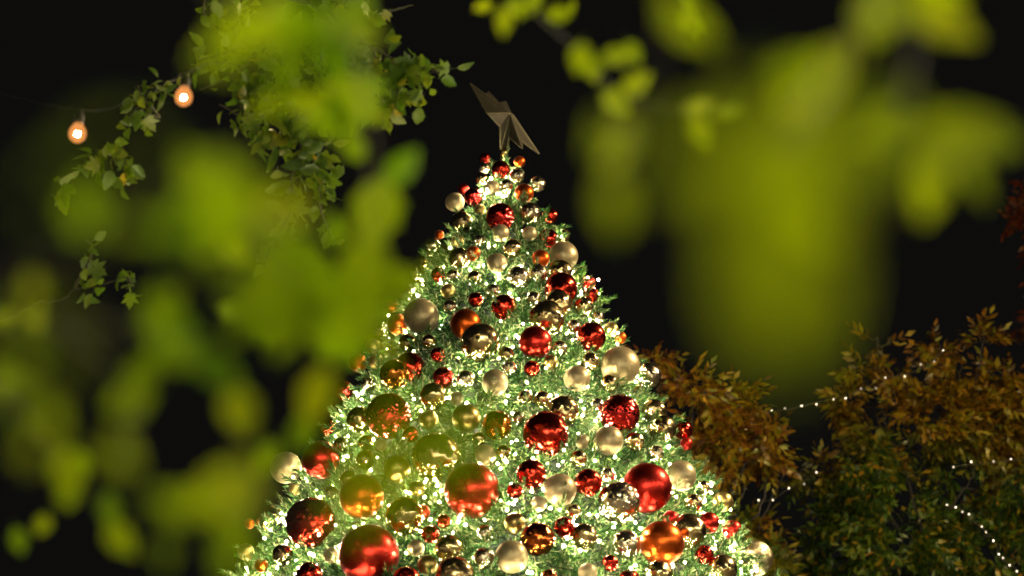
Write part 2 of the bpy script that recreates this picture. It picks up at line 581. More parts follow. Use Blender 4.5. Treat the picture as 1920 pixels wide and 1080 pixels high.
FIN = {
 'rm': ("mirror red", glitter("mirror_red", (0.78, 0.055, 0.03), 3.4, 0.42, 0.19, True)),
 'rs': ("satin red", principled("satin_red", (0.72, 0.042, 0.030), 0.30, 1.0, bump=0.04, bscale=5, var=0.1)),
 'rg': ("glittery red", glitter("glitter_red", (0.78, 0.045, 0.04), 16, 0.55, 0.16)),
 'os': ("satin orange", principled("satin_orange", (0.72, 0.13, 0.018), 0.33, 1.0, bump=0.04, bscale=5, var=0.12)),
 'om': ("mirror copper", glitter("mirror_copper", (0.74, 0.19, 0.04), 3.4, 0.36, 0.15, True)),
 'gm': ("mirror gold", glitter("mirror_gold", (0.84, 0.66, 0.32), 3.4, 0.42, 0.19, True)),
 'gs': ("satin gold", principled("satin_gold", (0.60, 0.46, 0.16), 0.32, 1.0, bump=0.04, bscale=5, var=0.1)),
 'cm': ("mirror champagne", glitter("mirror_champagne", (0.84, 0.73, 0.50), 6, 0.5, 0.20)),
 'pl': ("pearly cream", principled("pearl_cream", (0.43, 0.36, 0.20), 0.40, 0.6, bump=0.05, bscale=6, var=0.08)),
 'pg': ("glittery cream", glitter("glitter_cream", (0.68, 0.58, 0.36), 26, 0.7, 0.3)),
}
M_CAP = principled("cap_gold", (0.6, 0.45, 0.18), 0.25, 1.0)


def sphere_mesh(name, mat, seg=40, ring=24):
    V, F = [(0, 0, 1)], []
    for i in range(1, ring):
        t = math.pi * i / ring
        for k in range(seg):
            a = 2 * math.pi * k / seg
            V.append((math.sin(t) * math.cos(a), math.sin(t) * math.sin(a), math.cos(t)))
    V.append((0, 0, -1))
    for k in range(seg):
        k2 = (k + 1) % seg
        F.append((0, 1 + k, 1 + k2))
        for i in range(ring - 2):
            b = 1 + i * seg
            F.append((b + k, b + seg + k, b + seg + k2, b + k2))
        b = 1 + (ring - 2) * seg
        F.append((b + k, len(V) - 1, b + k2))
    return mesh_from(name, V, F, mat, True)


BALL = {k: sphere_mesh("bauble", m) for k, (n, m) in FIN.items()}
cv, cf = lathe([(0.0, 1.12), (0.13, 1.12), (0.15, 1.10), (0.15, 1.02), (0.17, 0.97)], 14)
CAP_ME = mesh_from("cap", cv, cf, M_CAP, True)
lv, lf = tube([(0.09 * math.cos(a), 0, 1.20 + 0.09 * math.sin(a)) for a in np.linspace(0, 2 * math.pi, 13)], 0.018, 5)
LOOP_ME = mesh_from("hanging_loop", lv, lf, M_CAP, True)


def cone_hit(u, v, off):
    """first point on the ray through (u, v) at the cone surface grown by off"""
    d = P(u, v, 1.0) - CAM
    best = None
    for t in np.linspace(7.0, 14.0, 1401):
        q = CAM + d * t
        h = ZT - q[2]
        if h <= -0.05: g = math.hypot(q[0] - AX, q[1] - AY) + (-h)
        else: g = math.hypot(q[0] - AX, q[1] - AY) - (prof(max(h, 0)) + off)
        if g <= 0: return t
        if best is None or g < best[0]: best = (g, t)
    return best[1]


balls = []
for (u, v, r, fin) in sorted(B, key=lambda b: b[1]):
    t = cone_hit(u, v, -0.02)
    R = r * t / FPX
    t = cone_hit(u, v, R * 0.35 - 0.02)
    R = r * t / FPX
    balls.append([u, v, r, fin, t, R])
for it in range(40):               # neighbours do not run into each other: the lower one hangs further out
    moved = False
    for i in range(len(balls)):
        for j in range(i + 1, len(balls)):
            a, b = balls[i], balls[j]
            pa, pb = P(a[0], a[1], a[4]), P(b[0], b[1], b[4])
            gap = a[5] + b[5] - np.linalg.norm(pa - pb)
            if gap > 0.001:
                k, o = (b, a) if b[1] + b[2] > a[1] + a[2] - 4 else (a, b)
                k[4] -= min(0.03, gap * 0.6); k[5] = k[2] * k[4] / FPX
                o[4] += min(0.012, gap * 0.2); o[5] = o[2] * o[4] / FPX
                moved = True
    if not moved: break

# names for singling each bauble out
def size_word(r):
    return "tiny" if r < 13 else "small" if r < 20 else "medium" if r < 30 else "large" if r < 42 else "huge"


def tier(v):
    return ("at the tip" if v < 360 else "near the top" if v < 470 else "upper" if v < 600 else "middle" if v < 740 else "lower middle" if v < 870 else "low" if v < 985 else "lowest")


def side(u, v):
    w = 20 + 0.645 * (v - 270)
    x = (u - 940) / w
    return ("far left" if x < -0.6 else "left" if x < -0.2 else "centre" if x < 0.2 else "right" if x < 0.6 else "far right")


def desc(b): return f"{size_word(b[2])} {FIN[b[3]][0]}"


used_labels = set()
for i, b in enumerate(balls):
    u, v, r, fin, t, R = b
    near = sorted((o for o in balls if o is not b), key=lambda o: math.hypot(o[0] - u, o[1] - v) - 0.5 * o[2])[:6]
    lab = None
    for o in near:
        dx, dy = u - o[0], v - o[1]
        rel = (("right of" if dx > 0 else "left of") if abs(dx) > abs(dy) else ("below" if dy > 0 else "above"))
        art = "a"
        cand = f"{desc(b)} bauble {rel} {art} {desc(o)} one, {tier(v)} {side(u, v)}"
        if cand not in used_labels:
            lab = cand
            break
    used_labels.add(lab)
    C = P(u, v, t)
    # hanging from the bough: cap up and slightly inward
    inward = unit([AX - C[0], AY - C[1], 0])
    z = unit(np.array([0, 0, 1.0]) + inward * random.uniform(0.5, 1.3) + rng.normal(size=3) * 0.12)
    X, Y, Z = basis_from(z, random.uniform(0, 6.28))
    M = Matrix(frame(C, X, Z, Y, R).tolist())
    if M.determinant() < 0: M = Matrix(frame(C, X, -Z, Y, R).tolist())
    o = bpy.data.objects.new("bauble", BALL[fin]); link(o)
    o.matrix_basis = M
    tag(o, lab, "bauble", "baubles hung on the christmas tree")
    c = bpy.data.objects.new("cap", CAP_ME); link(c, o)
    l = bpy.data.objects.new("hanging_loop", LOOP_ME); l["kind"] = "part"; del l["kind"]; link(l, c)

# ------------------------------------------------------------------ light string wound round the tree
ball_c = np.array([P(b[0], b[1], b[4]) for b in balls])
ball_r = np.array([b[5] for b in balls])
strings = empty("string_lights", (AX, AY, 0))
tag(strings, "warm white light string wound in close turns round the christmas tree", "string lights")
M_TBULB = emission("warm_white_bulb", (1.0, 0.80, 0.47), L_TREE, True)
path, bulbs = [], []
a, h = 0.0, 0.10
while h < 7.9:
    r = prof(h)
    step = 0.055
    a += step / max(r, 0.08)
    h += step / max(r, 0.08) / (2 * math.pi) * (0.058 if h < 3.6 else 0.2)
    nz = noise.noise(Vector((math.sin(a) * 2.2 * max(r, .3), math.cos(a) * 2.2 * max(r, .3), h * 2.4)))
    rr = r - 0.07 + 0.035 * math.sin(len(path) * 1.3) + float(np.clip(rng.normal() * 0.04, -0.09, 0.035)) + bulge(a, h)
    rr = min(rr, r - 0.022)
    q = np.array([AX + rr * math.sin(a), AY - rr * math.cos(a), ZT - h + float(np.clip(rng.normal() * 0.03, -0.05, 0.05))])
    path.append(q)
    if len(path) % 2 == 0 and nz > -0.04 - 0.3 * rng.uniform():
        dd = np.linalg.norm(ball_c - q, axis=1) - ball_r
        if dd.min() > 0.014:
            out = surf_normal(a, h)
            bulbs.append((math.cos(a) + (0 if h < 3.2 else -3), q + out * 0.012 + np.clip(rng.normal(size=3) * 0.026, -0.04, 0.04)))
v, f = tube(path[::2], 0.0022, 3)
mobj("wire", mesh_from("wire", v, f, M_WIRE), strings)
# small faceted bulb
ph = (1 + 5 ** 0.5) / 2
iv = np.array([unit(p) for p in [(-1, ph, 0), (1, ph, 0), (-1, -ph, 0), (1, -ph, 0), (0, -1, ph), (0, 1, ph), (0, -1, -ph), (0, 1, -ph), (ph, 0, -1), (ph, 0, 1), (-ph, 0, -1), (-ph, 0, 1)]])
itf = np.array([(0, 11, 5), (0, 5, 1), (0, 1, 7), (0, 7, 10), (0, 10, 11), (1, 5, 9), (5, 11, 4), (11, 10, 2), (10, 7, 6), (7, 1, 8), (3, 9, 4), (3, 4, 2), (3, 2, 6), (3, 6, 8), (3, 8, 9), (4, 9, 5), (2, 4, 11), (6, 2, 10), (8, 6, 7), (9, 8, 1)])
TB_ME = mesh_from("bulb", iv * 0.0054, itf, M_TBULB, True)
bulbs.sort(key=lambda b: -b[0])
for s, q in bulbs[:300]:
    place("bulb", TB_ME, Matrix.Translation(Vector(q)), strings)
v, f = instances(iv * 0.0054, itf, [frame(q, (1, 0, 0), (0, 1, 0), (0, 0, 1)) for s, q in bulbs[300:]])
sb = mobj("bulb_cluster", mesh_from("bulb_cluster", v, f, M_TBULB, True), strings)
sb["kind"] = "stuff"
print("tree bulbs", len(bulbs))

# ------------------------------------------------------------------ star on the tip
M_STAR = principled("dull_brass", (0.036, 0.034, 0.020), 0.65, 0.3, bump=0.15, bscale=20, var=0.2, vscale=6)
M_STARE = principled("brass_edge", (0.12, 0.11, 0.068), 0.55, 0.4)
D0 = 12.9
def S(u, v, off): return P(u, v, D0 + off)
star = empty("tree_topper_star", S(944, 290, 0))
tag(star, "dull brass five-pointed star seen nearly edge-on at the tree tip", "star")
front = [S(882, 157, 0.06), S(914, 213, -0.13), S(937, 237, -0.10), S(939, 280, 0.0), S(951, 280, 0.02), S(955, 257, -0.04),
         S(979, 278, -0.16), S(977, 264, -0.05), S(1010, 288, 0.08), S(962, 216, 0.10)]
C1, C2 = S(956, 212, -0.05), S(957, 214, 0.22)
V = front + [C1, C2]
n = len(front)
F = []
for i in range(n):
    j = (i + 1) % n
    F.append((10, i, j)); F.append((11, j, i))
mobj("star_body", mesh_from("star_body", V, F, M_STAR), star)
# two more arms pointing away from the viewer
for nm, tip, b0, b1 in (("star_arm", S(917, 171, 0.34), S(905, 178, 0.08), S(935, 195, 0.12)), ("star_arm", S(949, 189, 0.36), S(936, 192, 0.10), S(960, 214, 0.12))):
    mobj(nm, mesh_from(nm, [tip, b0, b1, C2], [(0, 1, 2), (0, 3, 1), (0, 2, 3), (1, 3, 2)], M_STAR), star)
for (i, j) in ((0, 1), (0, 9), (1, 2), (2, 3), (4, 5), (5, 6), (6, 7), (7, 8), (8, 9)):
    v, f = tube([front[i], front[j]], 0.0055, 5)
    mobj("edge_rail", mesh_from("edge_rail", v, f, M_STARE), star)
for i in (0, 1, 8, 6, 3):
    v, f = tube([C1, front[i]], 0.005, 5)
    mobj("ridge_rail", mesh_from("ridge_rail", v, f, M_STARE), star)
v, f = tube([S(945, 276, 0.01), S(944, 300, 0.02)], 0.022, 10)
mobj("mounting_sleeve", mesh_from("mounting_sleeve", v, f, M_CAP, True), star)


# ------------------------------------------------------------------ leaves
def leaf_ovate(w=0.56, teeth=0.03, fold=0.10, droop=0.10, petiole=0.22):
    """unit leaf: blade along +Y from 0 to 1, stalk below 0"""
    st = [0.0, 0.07, 0.18, 0.32, 0.47, 0.62, 0.76, 0.88, 1.0]
    pr = [0.0, 0.42, 0.80, 1.0, 0.97, 0.80, 0.54, 0.26, 0.0]
    V = []
    for i, (y, p) in enumerate(zip(st, pr)):
        x = p * w / 2 + (teeth if (i % 2 and 0 < i < 8) else 0)
        z = -droop * y * y
        V.append((0, y, z))
        V.append((-x, y + 0.03 * p, z + fold * p))
        V.append((x, y + 0.03 * p, z + fold * p))
    T = []
    for i in range(len(st) - 1):
        a, b = i * 3, i * 3 + 3
        T += [(a, b, b + 1), (a, b + 1, a + 1), (a, a + 2, b + 2), (a, b + 2, b)]
    b = len(V)
    V += [(-0.012, 0.02, 0), (0.012, 0.02, 0), (0.01, -petiole, -0.05), (-0.01, -petiole, -0.05)]
    T += [(b, b + 1, b + 2), (b, b + 2, b + 3)]
    return np.array(V, float), np.array(T)


def leaf_lobed(droop=0.12, fold=0.05, petiole=0.35):
    half = [(0.0, 0.0), (0.20, -0.08), (0.36, 0.02), (0.55, 0.14), (0.34, 0.24), (0.48, 0.40), (0.66, 0.62), (0.40, 0.60), (0.22, 0.56), (0.26, 0.74), (0.12, 0.86), (0.0, 1.08)]
    out = half + [(-x, y) for x, y in reversed(half[1:-1])]
    V = [(0, 0.36, 0.0)]
    for x, y in out:
        V.append((x, y, -droop * (y * y) - 0.22 * x * x + fold * abs(x)))
    n = len(out)
    T = [(0, 1 + i, 1 + (i + 1) % n) for i in range(n)]
    b = len(V)
    V += [(-0.012, 0.02, 0), (0.012, 0.02, 0), (0.01, -petiole, -0.06), (-0.01, -petiole, -0.06)]
    T += [(b, b + 1, b + 2), (b, b + 2, b + 3)]
    return np.array(V, float), np.array(T)


def leaf_pinnate(seed):
    """spray of narrow drooping leaflets on a stalk along +Y"""
    r = np.random.default_rng(seed)
    V, T = [], []
    k = 7
    for i in range(k):
        t = 0.25 + 0.75 * (i // 2) / 3.0
        s = (-1) ** i
        ang = math.radians(0 if i == k - 1 else s * r.uniform(32, 58))
        ln = r.uniform(0.36, 0.5)
        w = ln * r.uniform(0.20, 0.27)
        d = np.array([math.sin(ang), math.cos(ang), -r.uniform(0.15, 0.6)])
        d = unit(d)
        side_ = unit(np.cross(d, [0, 0.2, 1]) + r.normal(size=3) * 0.4)
        o = np.array([0, t, -0.12 * t * t])
        b = len(V)
        V += [o, o + d * ln * 0.45 + side_ * w, o + d * ln * 0.45 - side_ * w, o + d * ln * 0.45 + np.array([0, 0, 0.02]), o + d * ln + np.array([0, 0, -0.06])]
        T += [(b, b + 3, b + 1), (b, b + 2, b + 3), (b + 1, b + 3, b + 4), (b + 3, b + 2, b + 4)]
    b = len(V)
    V += [np.array(p) for p in ((-0.01, 0, 0), (0.01, 0, 0), (0.004, 1, -0.12))]
    T += [(b, b + 1, b + 2)]
    return np.array(V, float), np.array(T)


OV = [leaf_ovate(0.56), leaf_ovate(0.66, 0.05, 0.16, 0.2), leaf_ovate(0.50, 0.02, 0.05, 0.28)]
LB = [leaf_lobed(), leaf_lobed(0.3, 0.12), leaf_lobed(0.05, -0.08)]
PN = [leaf_pinnate(50 + i) for i in range(5)]


def mk_leaf_meshes(T, mat): return [mesh_from("leaf", v, t, mat, True) for v, t in T]


def cam_leaf(u, v, d, ln, ang, roll=None, pitch=None):
    """matrix for a leaf whose middle shows at (u, v); ang is where its tip points in the picture (90 = up)"""
    if roll is None: roll = random.gauss(0, 26)
    if pitch is None: pitch = random.gauss(0, 22)
    a, ro, pi_ = math.radians(ang), math.radians(roll), math.radians(pitch)
    y = math.cos(a) * RT + math.sin(a) * UP
    z = -FW
    x = np.cross(y, z)
    x, z = math.cos(ro) * x + math.sin(ro) * z, -math.sin(ro) * x + math.cos(ro) * z
    y, z = math.cos(pi_) * y + math.sin(pi_) * z, -math.sin(pi_) * y + math.cos(pi_) * z
    o = P(u, v, d) - y * ln * 0.5
    return frame(o, x, y, z, ln)


def tree_base(name, base, label, cat="tree", group=None):
    t = empty(name, base)
    return tag(t, label, cat, group)


def add_branch(parent, pts, r0, r1, name="branch", mat=M_TWIG, wob=0.0, sides=6, n=8):
    p = smooth_path(pts, n, wob)
    rad = np.linspace(r0, r1, len(p))
    v, f = tube(p, rad, sides)
    return mobj(name, mesh_from(name, v, f, mat, True), parent)


def trunk(parent, pts, radii):
    p = smooth_path(pts, 8, 0.012)
    rad = np.interp(np.linspace(0, 1, len(p)), np.linspace(0, 1, len(radii)), radii)
    v, f = tube(p, rad, 12)
    return mobj("trunk", mesh_from("trunk", v, f, M_BARK, True), parent)


# ---- tree over the camera on the left side: leaves far out of focus
LF_O = mk_leaf_meshes(OV, M_LEAF)
LF_L = mk_leaf_meshes(LB, M_LEAF)


def put_leaves(parent, rows):
    for row in rows:
        u, v, d, ln, ang, kind = row[:6]
        if d > 1.0: ln *= 0.86
        roll = row[6] if len(row) > 6 else None
        pitch = row[7] if len(row) > 7 else None
        me = random.choice(LF_L if kind == 'L' else LF_O)
        place("leaf", me, Matrix(cam_leaf(u, v, d, ln, ang, roll, pitch).tolist()), parent)


def spray(parent, pts, n, ln, jitter=14.0, kind='O', r0=0.0016, r1=0.0007, fan=55):
    """a twig given by (u, v, d) points with leaves set alternately along it"""
    w = [P(*p) for p in pts]
    add_branch(parent, w, r0, r1, "twig", M_TWIG, 0.0, 5, 6)
    us = np.array(pts, float)
    seg = np.concatenate([[0], np.cumsum(np.hypot(np.diff(us[:, 0]), np.diff(us[:, 1])))])
    for i in range(n):
        s = seg[-1] * (0.12 + 0.88 * (i + 0.5) / n)
        u, v, d = (np.interp(s, seg, us[:, k]) for k in range(3))
        k = min(np.searchsorted(seg, s), len(us) - 1)
        dirn = math.degrees(math.atan2(-(us[k, 1] - us[k - 1, 1]), us[k, 0] - us[k - 1, 0]))
        ang = dirn + (-1) ** i * random.uniform(fan * 0.5, fan * 1.2)
        L = ln * random.uniform(0.75, 1.2)
        off = 0.55 * L * FPX / d
        uu = u + math.cos(math.radians(ang)) * off + random.gauss(0, jitter)
        vv = v - math.sin(math.radians(ang)) * off + random.gauss(0, jitter)
        me = random.choice(LF_L if kind == 'L' else LF_O)
        place("leaf", me, Matrix(cam_leaf(uu, vv, d + random.gauss(0, 0.03 * d), L, ang).tolist()), parent)


def cluster(parent, u, v, ru, rv, n, d0, d1, ln, kinds='OOL'):
    """leaves thrown into an elliptical patch of the crown between two depths"""
    for _ in range(n):
        a, q = random.uniform(0, 6.283), random.random() ** 0.5
        uu, vv = u + ru * q * math.cos(a), v + rv * q * math.sin(a)
        me = random.choice(LF_L if random.choice(kinds) == 'L' else LF_O)
        place("leaf", me, Matrix(cam_leaf(uu, vv, random.uniform(d0, d1), ln * random.uniform(0.7, 1.25), random.gauss(265, 55)).tolist()), parent)


TB = tree_base("broadleaf_tree", (-2.3, 0.6, 0), "green broadleaf tree close by, its blurred leaves filling the left side")
trunk(TB, [(-2.3, 0.6, 0), (-2.25, 0.65, 1.5), (-2.3, 0.7, 3.0), (-2.1, 0.9, 4.6)], [0.17, 0.14, 0.12, 0.08])
Lb1 = P(-300, -250, 2.2)
add_branch(TB, [(-2.25, 0.7, 2.4), (-1.5, 1.2, 3.0), Lb1, P(200, -200, 1.9), P(640, -190, 2.3)], 0.05, 0.008, "limb", M_BARK, 0.004)
add_branch(TB, [(-2.25, 0.65, 1.9), (-1.4, 1.1, 2.4), P(-420, 500, 1.9), P(-330, 560, 1.7), P(-230, 600, 1.6)], 0.045, 0.010, "limb", M_BARK, 0.004)
put_leaves(TB, [
    # soft patch centre-left
    (425, 410, 1.30, 0.066, 252, 'O', 0, 0), (385, 340, 1.4, 0.046, 225, 'O', 10, 10), (345, 430, 1.25, 0.034, 200, 'O', 0, 10),
    (265, 430, 1.2, 0.018, 190, 'O', 10, 10), 
    # upper middle
    (662, 40, 2.4, 0.085, 68, 'O', 5, 0), (635, 110, 2.4, 0.070, 250, 'O', 5, 5), (555, 65, 1.8, 0.070, 200, 'O', 15, 15), (480, 45, 1.5, 0.055, 180, 'O', 25, 20), (420, 100, 1.4, 0.036, 200, 'O', 10, 20), (540, 135, 1.9, 0.055, 250, 'O', 15, 15),
    (655, 200, 3.2, 0.080, 250, 'L', 0, 0), (605, 225, 3.2, 0.070, 210, 'L', 10, 0), (570, 195, 3.0, 0.060, 180, 'O', 10, 0), (690, 175, 3.4, 0.06, 300, 'L', 5, 0), (500, 200, 2.6, 0.05, 190, 'O', 25, 10),
    # forked leaf beside the tree
    (755, 312, 3.0, 0.070, 50, 'O', 0, 0), (664, 270, 3.0, 0.050, 112, 'O', 15, 10), (708, 400, 2.8, 0.095, 265, 'O', 0, 5), (692, 500, 2.4, 0.080, 272, 'O', 0, 5), (742, 545, 2.6, 0.05, 300, 'O', 10, 0),
    # bright lower patch
    (525, 495, 2.2, 0.070, 200, 'L', 5, 0), (600, 570, 2.3, 0.070, 280, 'L', 0, 0), (540, 605, 2.0, 0.070, 250, 'L', 5, 5),
    (470, 590, 1.9, 0.060, 230, 'L', 0, 10), (670, 600, 2.6, 0.060, 320, 'L', 0, 0),
    (592, 745, 2.3, 0.075, 252, 'O', 5, 0), (568, 815, 2.4, 0.050, 255, 'O', 10, 0), (725, 650, 2.6, 0.045, 310, 'O', 10, 0), (440, 470, 2.6, 0.05, 160, 'O', 0, 0), (630, 430, 3.0, 0.055, 100, 'O', 20, 0),
    # ring of leaves round the dark gap
    (238, 752, 2.1, 0.055, 200, 'O', 0, 0), (258, 705, 2.0, 0.045, 220, 'O', 5, 10), (325, 668, 1.9, 0.050, 180, 'O', 10, 15), (408, 692, 1.9, 0.055, 320, 'O', 5, 10), (452, 775, 2.2, 0.058, 285, 'O', 5, 10), (500, 860, 2.6, 0.050, 240, 'O', 10, 15),
    (425, 925, 1.6, 0.062, 195, 'O', 5, 15), (330, 950, 1.5, 0.040, 160, 'O', 10, 25), (225, 850, 1.4, 0.026, 110, 'O', 20, 25), (300, 590, 1.7, 0.050, 265, 'O', 10, 15), (440, 990, 1.9, 0.04, 280, 'O', 10, 0),
    # faint veils over the tree
    (700, 905, 0.85, 0.028, 250, 'O', 0, 0), (765, 850, 0.80, 0.024, 300, 'O', 10, 0), (885, 815, 0.95, 0.024, 280, 'O', 0, 0), (670, 945, 1.0, 0.022, 240, 'O', 0, 0), (818, 488, 2.2, 0.022, 250, 'O', 0, 0), (440, 1050, 1.4, 0.035, 290, 'O', 0, 0),
    (850, 930, 0.85, 0.016, 240, 'O', 0, 0), (735, 715, 1.6, 0.018, 270, 'O', 0, 0),
    # lower left
    (228, 1010, 2.5, 0.055, 305, 'O', 0, 0), (205, 950, 2.5, 0.036, 100, 'O', 0, 0), (128, 885, 2.4, 0.060, 268, 'O', 5, 0), (157, 868, 3.2, 0.040, 280, 'O', 0, 0), (35, 1015, 3.2, 0.042, 282, 'O', 10, 0),
    (55, 680, 1.3, 0.020, 260, 'O', 0, 20), (30, 760, 1.3, 0.020, 280, 'O', 10, 20), (65, 840, 1.3, 0.022, 250, 'O', 0, 20), (5, 595, 2.6, 0.040, 200, 'O', 10, 10), (70, 595, 2.6, 0.036, 80, 'O', 20, 10), (78, 985, 3.2, 0.036, 250, 'O', 20, 0), (100, 790, 1.5, 0.03, 290, 'O', 0, 10),
    (60, 540, 1.8, 0.03, 260, 'O', 30, 20), (310, 1040, 1.8, 0.03, 270, 'O', 30, 20),
])
cluster(TB, 565, 565, 145, 90, 22, 2.4, 4.2, 0.058)
cluster(TB, 650, 195, 55, 40, 6, 3.2, 4.4, 0.06)
cluster(TB, 570, 65, 110, 55, 5, 1.9, 3.2, 0.055, 'O')
cluster(TB, 400, 390, 60, 80, 4, 1.4, 2.2, 0.05, 'O')
cluster(TB, 690, 540, 45, 70, 4, 2.4, 3.4, 0.055, 'O')
cluster(TB, 80, 720, 110, 180, 3, 0.55, 0.8, 0.012, 'O')
cluster(TB, 200, 420, 130, 120, 3, 0.5, 0.7, 0.010, 'O')
cluster(TB, 310, 600, 50, 40, 2, 1.8, 2.4, 0.045, 'O')
cluster(TB, 430, 930, 60, 35, 3, 1.8, 2.4, 0.045, 'O')
for pts, n, ln in (
    ([(-230, 600, 1.6), (60, 500, 1.4), (300, 360, 1.3), (440, 290, 1.3)], 1, 0.04),
    ([(640, -130, 2.4), (650, 20, 2.4), (690, 220, 2.2), (705, 480, 2.0)], 2, 0.05),
    ([(200, -160, 1.9), (330, -60, 1.6), (520, 30, 1.7)], 2, 0.05),
    ([(-230, 600, 1.6), (100, 600, 1.7), (330, 640, 1.8), (440, 740, 1.9), (455, 880, 1.9)], 0, 0.06),
    ([(440, 290, 1.3), (480, 440, 1.9), (560, 540, 2.1), (640, 660, 2.2)], 4, 0.06),
    ([(100, 600, 1.7), (230, 720, 1.9), (250, 900, 1.8)], 0, 0.06),
    ([(-230, 600, 1.6), (40, 780, 2.0), (130, 880, 2.4), (225, 1010, 2.5)], 2, 0.045),
    ([(420, 915, 1.4), (560, 960, 1.0), (720, 900, 0.85)], 0, 0.03),
): spray(TB, pts, n, ln)

# ---- tree on the right side of the camera
LF_O = mk_leaf_meshes(OV, M_LEAF_Y)
LF_L = mk_leaf_meshes(LB, M_LEAF_Y)
TC = tree_base("broadleaf_tree", (2.3, 1.2, 0), "yellow-green broadleaf tree close by, its very blurred leaves hanging in the upper right")
trunk(TC, [(2.3, 1.2, 0), (2.25, 1.2, 1.5), (2.35, 1.1, 3.2), (2.2, 1.0, 4.8)], [0.16, 0.13, 0.11, 0.07])
add_branch(TC, [(2.3, 1.1, 2.6), (1.5, 1.4, 3.3), P(1980, -300, 2.0), P(1650, -230, 1.7), P(1300, -230, 1.5)], 0.045, 0.006, "limb", M_BARK, 0.004)
add_branch(TC, [(2.3, 1.1, 3.0), (1.4, 2.0, 4.0), P(1700, -300, 4.2), P(1200, -160, 4.2), P(950, -60, 4.0)], 0.045, 0.006, "limb", M_BARK, 0.006)
put_leaves(TC, [
    (1460, 545, 0.60, 0.041, 270, 'O', 0, 0), (1452, 510, 0.64, 0.035, 266, 'O', 5, 0), (1468, 575, 0.62, 0.034, 275, 'O', 0, 5), (1455, 600, 0.70, 0.026, 272, 'O', 0, 0), (1465, 520, 0.75, 0.026, 280, 'O', 0, 5),
    (1430, 260, 0.62, 0.024, 250, 'O', 15, 15), (1330, 290, 0.62, 0.020, 200, 'O', 15, 10), (1540, 270, 0.65, 0.024, 320, 'O', 15, 10), (1640, 260, 0.65, 0.020, 340, 'O', 15, 10), (1450, 360, 0.66, 0.026, 270, 'O', 5, 5), (1250, 300, 0.62, 0.014, 210, 'O', 15, 10), (1400, 400, 0.66, 0.018, 250, 'O', 5, 5), (1560, 350, 0.66, 0.016, 290, 'O', 5, 5),
    (1550, 130, 1.9, 0.080, 48, 'O', 0, 0), (1520, 165, 1.6, 0.06, 35, 'O', 15, 10), (1650, 20, 2.1, 0.075, 75, 'O', 15, 0), (1775, 50, 2.0, 0.070, 335, 'O', 20, 15), (1735, 20, 2.3, 0.05, 150, 'O', 25, 10),
    (1745, 350, 1.7, 0.060, 262, 'O', 0, 0), (1800, 265, 1.5, 0.065, 15, 'O', 25, 25), (1870, 265, 1.7, 0.05, 345, 'O', 20, 20), (1690, 260, 1.3, 0.045, 330, 'O', 25, 25), (1830, 330, 1.8, 0.05, 300, 'O', 35, 15),
    (1160, 270, 1.5, 0.040, 250, 'O', 20, 10), (1150, 390, 1.3, 0.036, 275, 'O', 20, 15),
    (1310, 195, 3.0, 0.045, 20, 'O', 20, 10), (1365, 205, 2.8, 0.04, 10, 'O', 35, 10), (1315, 245, 2.6, 0.04, 290, 'O', 40, 20),
    (1088, 110, 3.2, 0.048, 260, 'O', 0, 0), (1160, 105, 3.2, 0.052, 5, 'O', 0, 0), (1188, 100, 3.5, 0.045, 300, 'O', 0, 0), (1155, 192, 3.2, 0.050, 320, 'O', 5, 10), (1110, 125, 3.4, 0.04, 200, 'O', 10, 0),
    (945, 40, 3.4, 0.050, 265, 'O', 0, 0), (1000, 5, 3.8, 0.05, 250, 'O', 0, 0), (905, 12, 4.2, 0.04, 200, 'O', 20, 0), (970, 15, 3.9, 0.045, 300, 'O', 0, 5), (1310, 45, 3.6, 0.055, 295, 'O', 25, 5), (1070, 15, 4.6, 0.04, 250, 'O', 50, 0), (1295, 10, 3.6, 0.04, 300, 'O', 40, 0),
])
for pts, n, ln in (
    ([(1650, -230, 1.7), (1640, -20, 1.8), (1560, 130, 1.6), (1480, 260, 1.1), (1460, 420, 1.0)], 3, 0.05),
    ([(1650, -230, 1.7), (1720, 40, 1.9), (1700, 200, 1.6), (1760, 290, 1.65)], 2, 0.05),
    ([(1300, -230, 1.5), (1250, 60, 1.5), (1180, 230, 1.5), (1150, 360, 1.4)], 2, 0.045),
    ([(950, -60, 4.0), (1000, 20, 3.9), (1080, 90, 3.6), (1170, 180, 3.3), (1330, 210, 2.9)], 4, 0.045),
    ([(1200, -160, 4.2), (1270, -30, 3.7), (1320, 60, 3.6)], 2, 0.04),
): spray(TC, pts, n, ln, 8)

# crowns of the two near trees, overhead and behind the viewpoint
for T_, c_, n_ in ((TB, (-2.0, 0.5, 5.6), 1100), (TC, (2.1, 0.9, 5.7), 1100)):
    ms = []
    while len(ms) < n_:
        q = unit(rng.normal(size=3)) * rng.uniform(0.2, 1) ** 0.4 * np.array([1.9, 2.2, 0.9]) + np.array(c_)
        rel = q - CAM
        dz = rel @ FW
        if dz > 0.05:
            u, v, _ = project(q)
            if -250 < u < 2170 and v > -260: continue
        X, Y, Z = basis_from(unit(rng.normal(size=3) + np.array([0, 0, -0.6])), rng.uniform(0, 6.28))
        ms.append(frame(q, X, Y, Z, rng.uniform(0.06, 0.1)))
    v, f = instances(OV[0][0], OV[0][1], ms)
    o = mobj("foliage", mesh_from("foliage", v, f, M_LEAF, True), T_)
    o["kind"] = "stuff"

